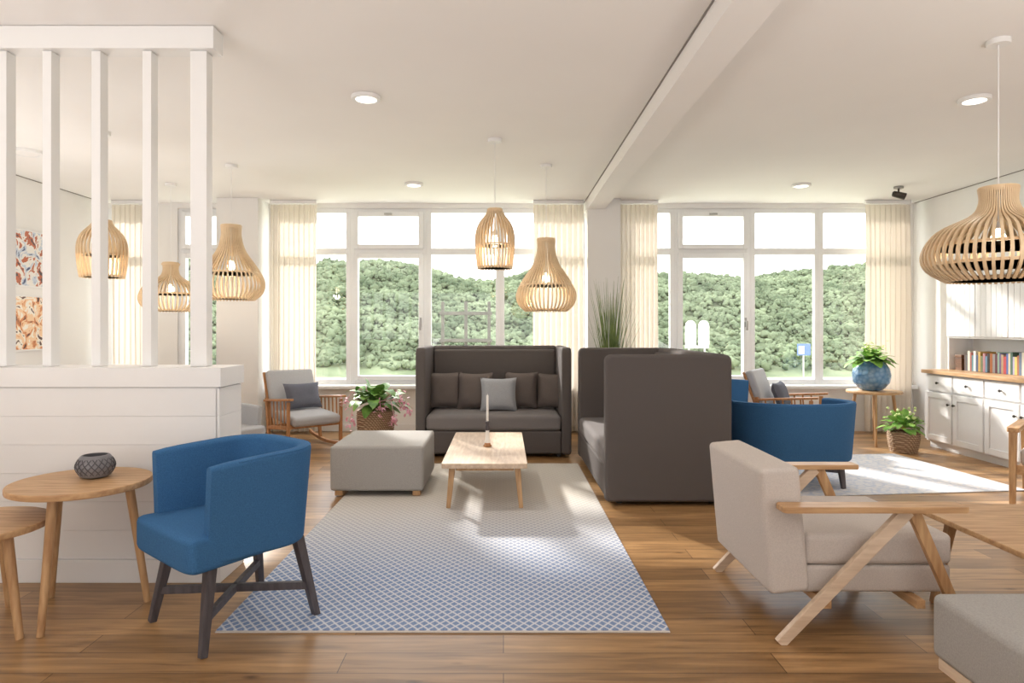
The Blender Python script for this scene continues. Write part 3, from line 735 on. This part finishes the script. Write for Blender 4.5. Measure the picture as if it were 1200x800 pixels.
def place_in(loc, rz, p):
    v = Matrix.Rotation(rz, 3, 'Z') @ Vector(p); return (loc[0]+v.x, loc[1]+v.y, v.z)
pillow('dark grey cushion lying in the left rocking chair', .42, .30, .12, M['greyd'], place_in((-2.19,7.22), A1, (.03,.045,.415)), A1, -.35)
pillow('dark grey cushion lying in the right rocking chair', .40, .30, .12, M['greyd'], place_in((3.22,7.38), math.radians(55), (0,.045,.415)), math.radians(55), -.35)

# ------------------------------------------------------------------ plants
def basket(T, R, h, name='basket'):
    b = NB(); pr = []; nseg = 18
    for k in range(nseg*2+1): u = k/(nseg*2); pr.append((R*(.80+.20*math.sin(u*PI*.62))+.004*(k % 2), h*u))
    pr += [(R*.9, h), (R*.88, h*.8)]
    lathe(b, [(R*.5, 0)]+pr, 48, ripple=.012, rn=24); bk = obj(name, b, M['wicker'], T)
    b = NB(); lathe(b, [(R*.88, h*.84), (R*.3, h*.87)], 32); obj('soil', b, M['soil'], bk)
T = thing('potted_plant', 'leafy plant with hanging pink flowers in wicker basket between rocker and sofa', 'plant', (-1.39, 7.15, 0))
basket(T, .20, .42)
rn = random.Random(3)
b = NB(); bush(b, (0,0,.48), 80, .30, .22, .11, .05, .85, .6, rn); obj('foliage', b, M['green'], T, 80)
b = NB()
for _ in range(10): a = rn.uniform(0,6.28); tube(b, [(0,0,.36), (.07*math.cos(a),.07*math.sin(a),.5), (.16*math.cos(a),.16*math.sin(a),.58)], .006, 6)
obj('stems', b, M['green2'], T)
for (x, y, z) in ((-.30,-.10,.52), (.30,-.12,.54), (.24,-.2,.34), (-.24,-.16,.34), (.34,-.05,.44), (.10,-.26,.47)):
    b = NB()
    tube(b, [(x*.3,y*.3,.52), (x*.8,y*.8,max(z+.1,.54)), (x,y,z)], .004, 6)
    for _ in range(26):
        p = Vector((x,y,z))+Vector((rn.gauss(0,.028), rn.gauss(0,.028), rn.gauss(-.01,.035))); leaf(b, p, (rn.uniform(-1,1), rn.uniform(-1,1), rn.uniform(-.8,.5)), .04, .028, .2, 3)
    obj('flower', b, M['pink'], T, 80)
# tall grass by the pier
T = thing('potted_grass', 'tall green grass plant in front of the middle pier behind the side sofa', 'plant', (1.21, 7.40, 0))
b = NB(); lathe(b, [(.13,0), (.16,.02), (.19,.5), (.19,.52), (.17,.52), (.165,.46)], 40); pt = obj('pot', b, M['grasspot'], T)
b = NB(); lathe(b, [(.165,.47), (.02,.48)], 30); obj('soil', b, M['soil'], pt)
b = NB(); rn = random.Random(5)
for _ in range(120):
    a = rn.uniform(0,6.28); r0 = rn.uniform(0,.10); ln = rn.uniform(.18,.34) if rn.random() < .5 else rn.uniform(.0,.18); h = rn.uniform(.9,1.47); base = Vector((r0*math.cos(a), r0*math.sin(a), .47)); sd = Vector((-math.sin(a), math.cos(a), 0)); rows = []
    for k in range(7):
        t = k/6; p = base+Vector((math.cos(a),math.sin(a),0))*ln*t**1.6+Vector((0,0,h*t-.06*t*t)); w = .0048*(1-t**3)+.0006
        rows.append((b.verts.new(p-sd*w), b.verts.new(p+sd*w)))
    for u, v in zip(rows, rows[1:]): b.faces.new((u[0],u[1],v[1],v[0]))
obj('blades', b, M['green2'], T, 80)
# round table with blue vase
side_table('small round oak table under the blue vase in the right corner', (4.20, 7.45, 0), .285, .60, (-115, -20, 60, 160), .028, .018)
T = thing('vase', 'round blue glass vase on the small table in the right corner', 'vase', (4.17, 7.45, .602))
b = NB(); lathe(b, [(.08,0), (.12,.012), (.185,.09), (.20,.17), (.185,.25), (.15,.305), (.145,.33), (.135,.33), (.14,.30), (.172,.25), (.185,.17), (.17,.09), (.09,.025)], 48); obj('vase_body', b, M['vase'], T)
T = thing('flowering_plant', 'bright green plant with pale blooms growing in the blue vase', 'plant', (4.17, 7.45, .80))
b = NB(); rn = random.Random(9); bush(b, (0,0,.14), 75, .20, .15, .11, .0, .7, .5, rn); obj('foliage', b, M['green3'], T, 80)
b = NB(); 
for _ in range(7): a = rn.uniform(0,6.28); tube(b, [(.03*math.cos(a),.03*math.sin(a),-.12), (.05*math.cos(a),.05*math.sin(a),.14)], .006, 6)
obj('stems', b, M['green2'], T)
for (x,y,z) in ((-.06,-.08,.27), (.08,-.04,.29), (.0,.06,.30)):
    b = NB()
    for _ in range(30): leaf(b, Vector((x,y,z))+Vector((rn.gauss(0,.03),rn.gauss(0,.03),rn.gauss(0,.02))), (rn.uniform(-1,1),rn.uniform(-1,1),rn.uniform(0,1)), .03, .028, .2, 3)
    obj('flower', b, M['lime'], T, 80)
T = thing('potted_plant', 'small leafy plant in pale basket on the floor beside the sideboard', 'plant', (4.22, 6.93, 0))
basket(T, .15, .22)
b = NB(); rn = random.Random(12); bush(b, (0,0,.25), 80, .19, .14, .085, .0, .85, .5, rn); obj('foliage', b, M['green3'], T, 80)
b = NB()
for _ in range(18):
    p = Vector((rn.uniform(-.14,.14), rn.uniform(-.14,.1), rn.uniform(.36,.46))); blob(b, p, .014, 1)
obj('flower', b, M['lime'], T)

# ------------------------------------------------------------------ sideboard and hutch
SX, SY0, SY1 = 4.68, 5.5, 7.30
T = thing('sideboard', 'long white panelled sideboard with oak top along the right wall', 'sideboard', (SX, 0, 0))
b = NB(); bb(b, .02, XR-SX-.004, SY0, SY1, .07, .81, .004); bb(b, .05, XR-SX-.02, SY0+.02, SY1-.02, 0, .07); obj('body', b, M['white'], T)
b = NB(); bb(b, -.03, XR-SX-.002, SY0-.02, SY1+.02, .811, .850, .005); obj('top', b, M['oak_y'], T)
nc = 4; cw = (SY1-SY0)/nc
for i in range(nc):
    y1 = SY1-i*cw-.012; y0 = y1-cw+.024; ym = (y0+y1)/2
    b = NB(); bb(b, 0, .019, y0, y1, .63, .795, .003); dr = obj('drawer', b, M['white'], T)
    b = NB(); lathe(b, [(.006,0), (.006,.012), (.014,.018), (.012,.026)], 14); k = obj('knob', b, M['darkmetal'], dr); k.location = (-.0, ym, .715); k.rotation_euler = (0,-PI/2,0)
    b = NB(); bb(b, 0.006, .019, y0, y1, .09, .61, .002)
    for (a, c, e, f) in ((y0, y0+.06, .09, .61), (y1-.06, y1, .09, .61), (y0+.06, y1-.06, .09, .15), (y0+.06, y1-.06, .55, .61)): bb(b, -.006, .007, a, c, e, f, .002)
    dr = obj('door', b, M['white'], T)
    b = NB(); lathe(b, [(.006,0), (.006,.012), (.014,.018), (.012,.026)], 14); k = obj('knob', b, M['darkmetal'], dr); yk = y0+.03 if i % 2 == 0 else y1-.03; k.location = (-.006, yk, .50); k.rotation_euler = (0,-PI/2,0)
HX = 4.90
T = thing('hutch', 'white beadboard wall hutch standing on the sideboard above the books', 'cabinet', (HX, 0, .851))
b = NB(); bb(b, .02, XR-HX-.004, SY0, SY1-.02, .345, .99, .003); bb(b, 0.02, XR-HX-.004, SY1-.045, SY1-.02, 0, .345, .003); bb(b, XR-HX-.018, XR-HX-.004, SY0, SY1-.045, 0, .345); bb(b, .02, XR-HX-.02, SY0, SY0+.025, 0, .345); obj('body', b, M['white'], T)
b = NB(); bb(b, -.02, XR-HX-.003, SY0-.02, SY1, .991, 1.03, .006); obj('cornice', b, M['white'], T)
for i in range(nc):
    y1 = SY1-.02-i*(cw-.004)-.006; y0 = y1-cw+.016
    b = NB(); n = 6
    for k in range(n): a = y0+(y1-y0)*k/n; bb(b, .004, .018, a+.002, a+(y1-y0)/n-.002, .365, .975, .003)
    bb(b, .008, .019, y0, y1, .365, .975)
    obj('door', b, M['white'], T)
# small brown box left of the books
T = thing('wooden_box', 'small dark brown box on the sideboard left of the books', 'box', (HX+.09, 7.13, .852))
b = NB(); bb(b, -.055, .055, -.05, .05, 0, .13, .004); obj('box_body', b, M['brown'], T)
b = NB(); bb(b, -.059, .059, -.054, .054, .132, .165, .005); obj('lid', b, M['brown'], T)
# books
bc = [('dark brown',(74,50,44)),('charcoal',(58,58,64)),('cream',(230,220,200)),('brick red',(160,66,52)),('teal',(54,122,130)),('white',(235,235,232)),('navy blue',(40,56,100)),
 ('mustard',(206,160,60)),('olive green',(110,120,66)),('pink',(214,140,150)),('sky blue',(120,170,210)),('black',(34,34,36)),('orange',(218,120,56)),('pale grey',(190,190,192)),
 ('burgundy',(110,40,56)),('mint',(160,206,184)),('purple',(104,80,140)),('tan',(196,160,120)),('bright red',(200,44,44)),('royal blue',(50,84,170)),('beige',(214,200,170)),('dark green',(44,84,60)),
 ('lavender',(180,170,210)),('yellow',(230,206,90)),('rust',(170,90,50)),('slate blue',(90,110,140)),('ivory',(240,234,214)),('maroon',(90,34,40)),('turquoise',(80,180,190)),('coral',(226,120,104))]
y = 7.05; rn = random.Random(4)
for i, (nm, c) in enumerate(bc):
    th = rn.uniform(.020, .036); h = rn.uniform(.16, .225); dp = rn.uniform(.13,.17)
    prev = bc[i-1][0] if i else None; nxt = bc[i+1][0] if i+1 < len(bc) else None
    lab = f"{nm} book standing between the {prev} and {nxt} books" if prev and nxt else (f"{nm} book at the far left end of the row" if not prev else f"{nm} book at the nearest end of the row")
    T = thing('book', lab, 'book', (HX+.045, y-th/2, .852), 0, 'books on the sideboard')
    c = tuple(v*.72+130*.28 for v in c)
    mt = flat('book_'+nm.replace(' ', '_'), srgb(*c), .5)
    b = NB(); bb(b, 0, .004, -th/2, th/2, 0, h, .001); bb(b, .004, dp, -th/2, -th/2+.003, 0, h); bb(b, .004, dp, th/2-.003, th/2, 0, h)
    if i % 3 == 0: bb(b, -.001, .001, -th/2+.001, th/2-.001, h*.72, h*.76)
    obj('cover', b, mt, T)
    b = NB(); bb(b, .005, dp-.006, -th/2+.0035, th/2-.0035, .003, h-.004); obj('page_block', b, M['pages'], T)
    y -= th+.0015
# pictures on left wall
for (ya, yb, za, zb, lab, m) in ((6.70,7.25,Z(337,7),Z(270,7),'upper framed beach picture on the left wall behind the slats', picture_mat('beach_picture', [srgb(60,70,110), srgb(190,200,214), srgb(230,226,220), srgb(180,96,60), srgb(70,60,60)], 7)),
                             (6.70,7.25,Z(411,7),Z(346,7),'lower framed orange picture on the left wall behind the slats', picture_mat('orange_picture', [srgb(70,40,30), srgb(206,130,80), srgb(236,200,160), srgb(240,232,220), srgb(90,60,50)], 8))):
    T = thing('framed_picture', lab, 'picture', (XL+.002, (ya+yb)/2, za)); w = yb-ya; h = zb-za
    b = NB(); bb(b, 0, .022, -w/2, w/2, 0, .018, .002); bb(b, 0, .022, -w/2, w/2, h-.018, h, .002); bb(b, 0, .022, -w/2, -w/2+.018, .018, h-.018); bb(b, 0, .022, w/2-.018, w/2, .018, h-.018); obj('frame', b, M['white'], T)
    b = NB(); bb(b, .002, .012, -w/2+.018, w/2-.018, .018, h-.018); obj('print', b, m, T)

# ------------------------------------------------------------------ outdoors
M['sand'] = noisy('sandy_ground', srgb(176,176,148), srgb(208,206,182), 1.5, .95, .3, 8)
M['dune'] = noisy('dune_grass', srgb(92,102,74), srgb(130,138,104), .9, .95, .4, 4)
M['bush'] = noisy('shrub_leaves', srgb(78,90,68), srgb(134,144,114), .7, .95, .5, 30, dist=.05, detail=9, spec=.03)
b = NB(); bb(b, -60, 70, WY+.17, 60, -.6, -.25); struct('ground', b, M['sand'], 'pale sandy ground outside the windows')
cr = [(-400,304),(100,304),(210,307),(372,311),(440,307),(490,313),(540,328),(575,332),(620,318),(700,320),(800,325),(870,327),(900,322),(960,318),(1014,310),(1200,304),(1800,304)]
def hill(x, yy):
    px = VX+x*F/36; e = cr[-1][1]
    for (a, ya), (c, yc) in zip(cr, cr[1:]):
        if a <= px <= c: e = ya+(yc-ya)*(px-a)/(c-a); break
    top = H0+(VY-e)*36/F-.1; s = max(0, min(1, (yy-21)/15)); s = s**.8
    s = s*s*(3-2*s)*.5+s*.5
    return -.3+(top+.3)*s+.18*noise.noise(Vector((x*.25, yy*.25, 0)))*(.3+s)
b = NB(); nx, ny = 110, 40; g = [[b.verts.new((-32+70*i/nx, 20+24*j/ny, hill(-32+70*i/nx, 20+24*j/ny)-(.3 if j == 0 else 0))) for i in range(nx+1)] for j in range(ny+1)]
for j in range(ny):
    for i in range(nx): b.faces.new((g[j][i], g[j][i+1], g[j+1][i+1], g[j+1][i]))
struct('hillside', b, M['dune'], 'dune hillside beyond the windows')
ib = NB(); bmesh.ops.create_icosphere(ib, subdivisions=2, radius=1); ib.verts.index_update()
iv = [v.co.copy() for v in ib.verts]; iff = [[v.index for v in f.verts] for f in ib.faces]; ib.free()
vs, fs = [], []; rn = random.Random(21)
for _ in range(26000):
    x = rn.uniform(-20, 22); yy = 21.6+14.9*rn.random()**.85
    r = rn.uniform(.035,.115)*(1.5 if rn.random() < .08 else 1); c = Vector((x, yy, hill(x, yy)+r*.3+rn.uniform(0,.14)+.22*noise.noise(Vector((x*.9, yy*.9, 9))))); k = len(vs); of = Vector((rn.random()*50, rn.random()*50, 0)); sx = rn.uniform(.9,1.5)
    for v in iv:
        d = 1+1.0*noise.noise(v*2.8+of); vs.append(c+Vector((v.x*sx, v.y, v.z*1.1))*r*d)
    fs += [[k+q for q in f] for f in iff]
me = bpy.data.meshes.new('dune_shrubbery'); me.from_pydata(vs, [], fs); me.materials.append(M['bush']); me.polygons.foreach_set('use_smooth', [True]*len(fs))
o = bpy.data.objects.new('dune_shrubbery', me); COL.objects.link(o); tag(o, 'green dune shrubs covering the hillside outside the windows', 'shrubs', None, 'stuff')
# outdoor sign and frame; the arched board stands in for a window reflection
T = thing('outdoor_board', 'white twin arched panels standing in for a reflection in the right windows', 'sign', (X(817,15), 15, -.25))
for s in (-1,1):
    b = NB(); pts = [(-.12,0), (.12,0)]+[(.12*math.cos(PI*k/10), .42+.14*math.sin(PI*k/10)) for k in range(11)]
    loft(b, [[(p[0]+s*.15, yy_, p[1]+1.18) for p in pts] for yy_ in (-.015,.015)]); obj('arched_panel', b, M['upvc'], T)
b = NB(); bb(b, -.2,-.16,.02,.06,0,1.6); bb(b, .16,.2,.02,.06,0,1.6); bb(b, -.28,.28,.016,.03,1.1,1.17); obj('post', b, M['metal'], T)
T = thing('outdoor_board', 'small blue and white notice board outside the right windows', 'sign', (X(942,17), 17, -.25))
b = NB(); bb(b, -.17,.17,-.015,.015,.86,1.16,.005); pn = obj('panel', b, flat('blue_sign', srgb(90,112,160)), T)
b = NB(); bb(b, -.14,.0,-.022,-.0155,.90,1.10,.002); obj('notice', b, M['upvc'], pn)
b = NB(); bb(b, -.02,.02,.016,.05,0,1.12); obj('post', b, M['metal'], T)
T = thing('timber_frame', 'weathered timber frame outside behind the small bell lamp', 'outdoor frame', (X(546,17), 17, -.25))
M['timber'] = noisy('weathered_timber', srgb(70,66,58), srgb(92,88,78), 6, .8, .1)
for x in (-.6,0,.6): b = NB(); bb(b, x-.04,x+.04,-.04,.04,0,2.25,.01); obj('post', b, M['timber'], T)
for z in (1.2, 1.9): b = NB(); bb(b, -.68,.68,-.06,-.042,z,z+.09,.01); obj('rail', b, M['timber'], T)

# ------------------------------------------------------------------ light, world, camera
w = bpy.data.worlds.new('sky'); S.world = w; w.use_nodes = True; nt = w.node_tree
bg = nt.nodes['Background']; tc = N(nt, 'ShaderNodeTexCoord'); sp = N(nt, 'ShaderNodeSeparateXYZ'); nt.links.new(tc.outputs['Generated'], sp.inputs[0])
r = N(nt, 'ShaderNodeValToRGB'); r.color_ramp.elements[0].position = .0; r.color_ramp.elements[0].color = (1,.985,.97,1); r.color_ramp.elements[1].position = .8; r.color_ramp.elements[1].color = (.86,.93,1,1)
nt.links.new(sp.outputs[2], r.inputs[0]); nt.links.new(r.outputs[0], bg.inputs['Color']); bg.inputs['Strength'].default_value = 3.7
l = bpy.data.lights.new('sun', 'SUN'); l.energy = 6; l.angle = math.radians(3); l.color = (1,.96,.90)
so = bpy.data.objects.new('sun', l); COL.objects.link(so); so.rotation_euler = Vector((.42,-.80,-.46)).to_track_quat('-Z','Y').to_euler()
# unseen area lights added beside the camera to brighten the ceiling
for xx in (-2.9, 2.9):
    l = bpy.data.lights.new('ceiling_fill', 'AREA'); l.energy = 74; l.size = 2.4; l.color = (1,.98,.95)
    lo = bpy.data.objects.new('ceiling_fill', l); COL.objects.link(lo); lo.location = (xx, .2, .9); lo.rotation_euler = Vector((0,.12,1)).to_track_quat('-Z','Y').to_euler()
# another unseen light, added behind the half wall to lift the left ceiling
l = bpy.data.lights.new('ceiling_fill', 'AREA'); l.energy = 28; l.size = 1.6; l.color = (1,.98,.95)
lo = bpy.data.objects.new('ceiling_fill', l); COL.objects.link(lo); lo.location = (-3.9, 5.2, .5); lo.rotation_euler = (PI,0,0)
# unseen fill panel added before the closed rear wall to brighten the room
l = bpy.data.lights.new('rear_fill_light', 'AREA'); l.shape = 'RECTANGLE'; l.size = 9; l.size_y = 2.0; l.energy = 65; l.color = (.96,.98,1)
lo = bpy.data.objects.new('rear_fill_light', l); COL.objects.link(lo); lo.location = (0,-3.4,1.4); lo.rotation_euler = (math.radians(90),0,0)
cam = bpy.data.cameras.new('camera'); co = bpy.data.objects.new('camera', cam); COL.objects.link(co)
co.location = (0,0,H0); co.rotation_euler = (PI/2,0,0); cam.sensor_width = 36; cam.lens = 36*F/1200; cam.shift_x = 10/1200; cam.shift_y = -15/1200
cam.clip_end = 200; S.camera = co
S.view_settings.view_transform = 'Standard'; S.view_settings.look = 'None'; S.view_settings.exposure = .33
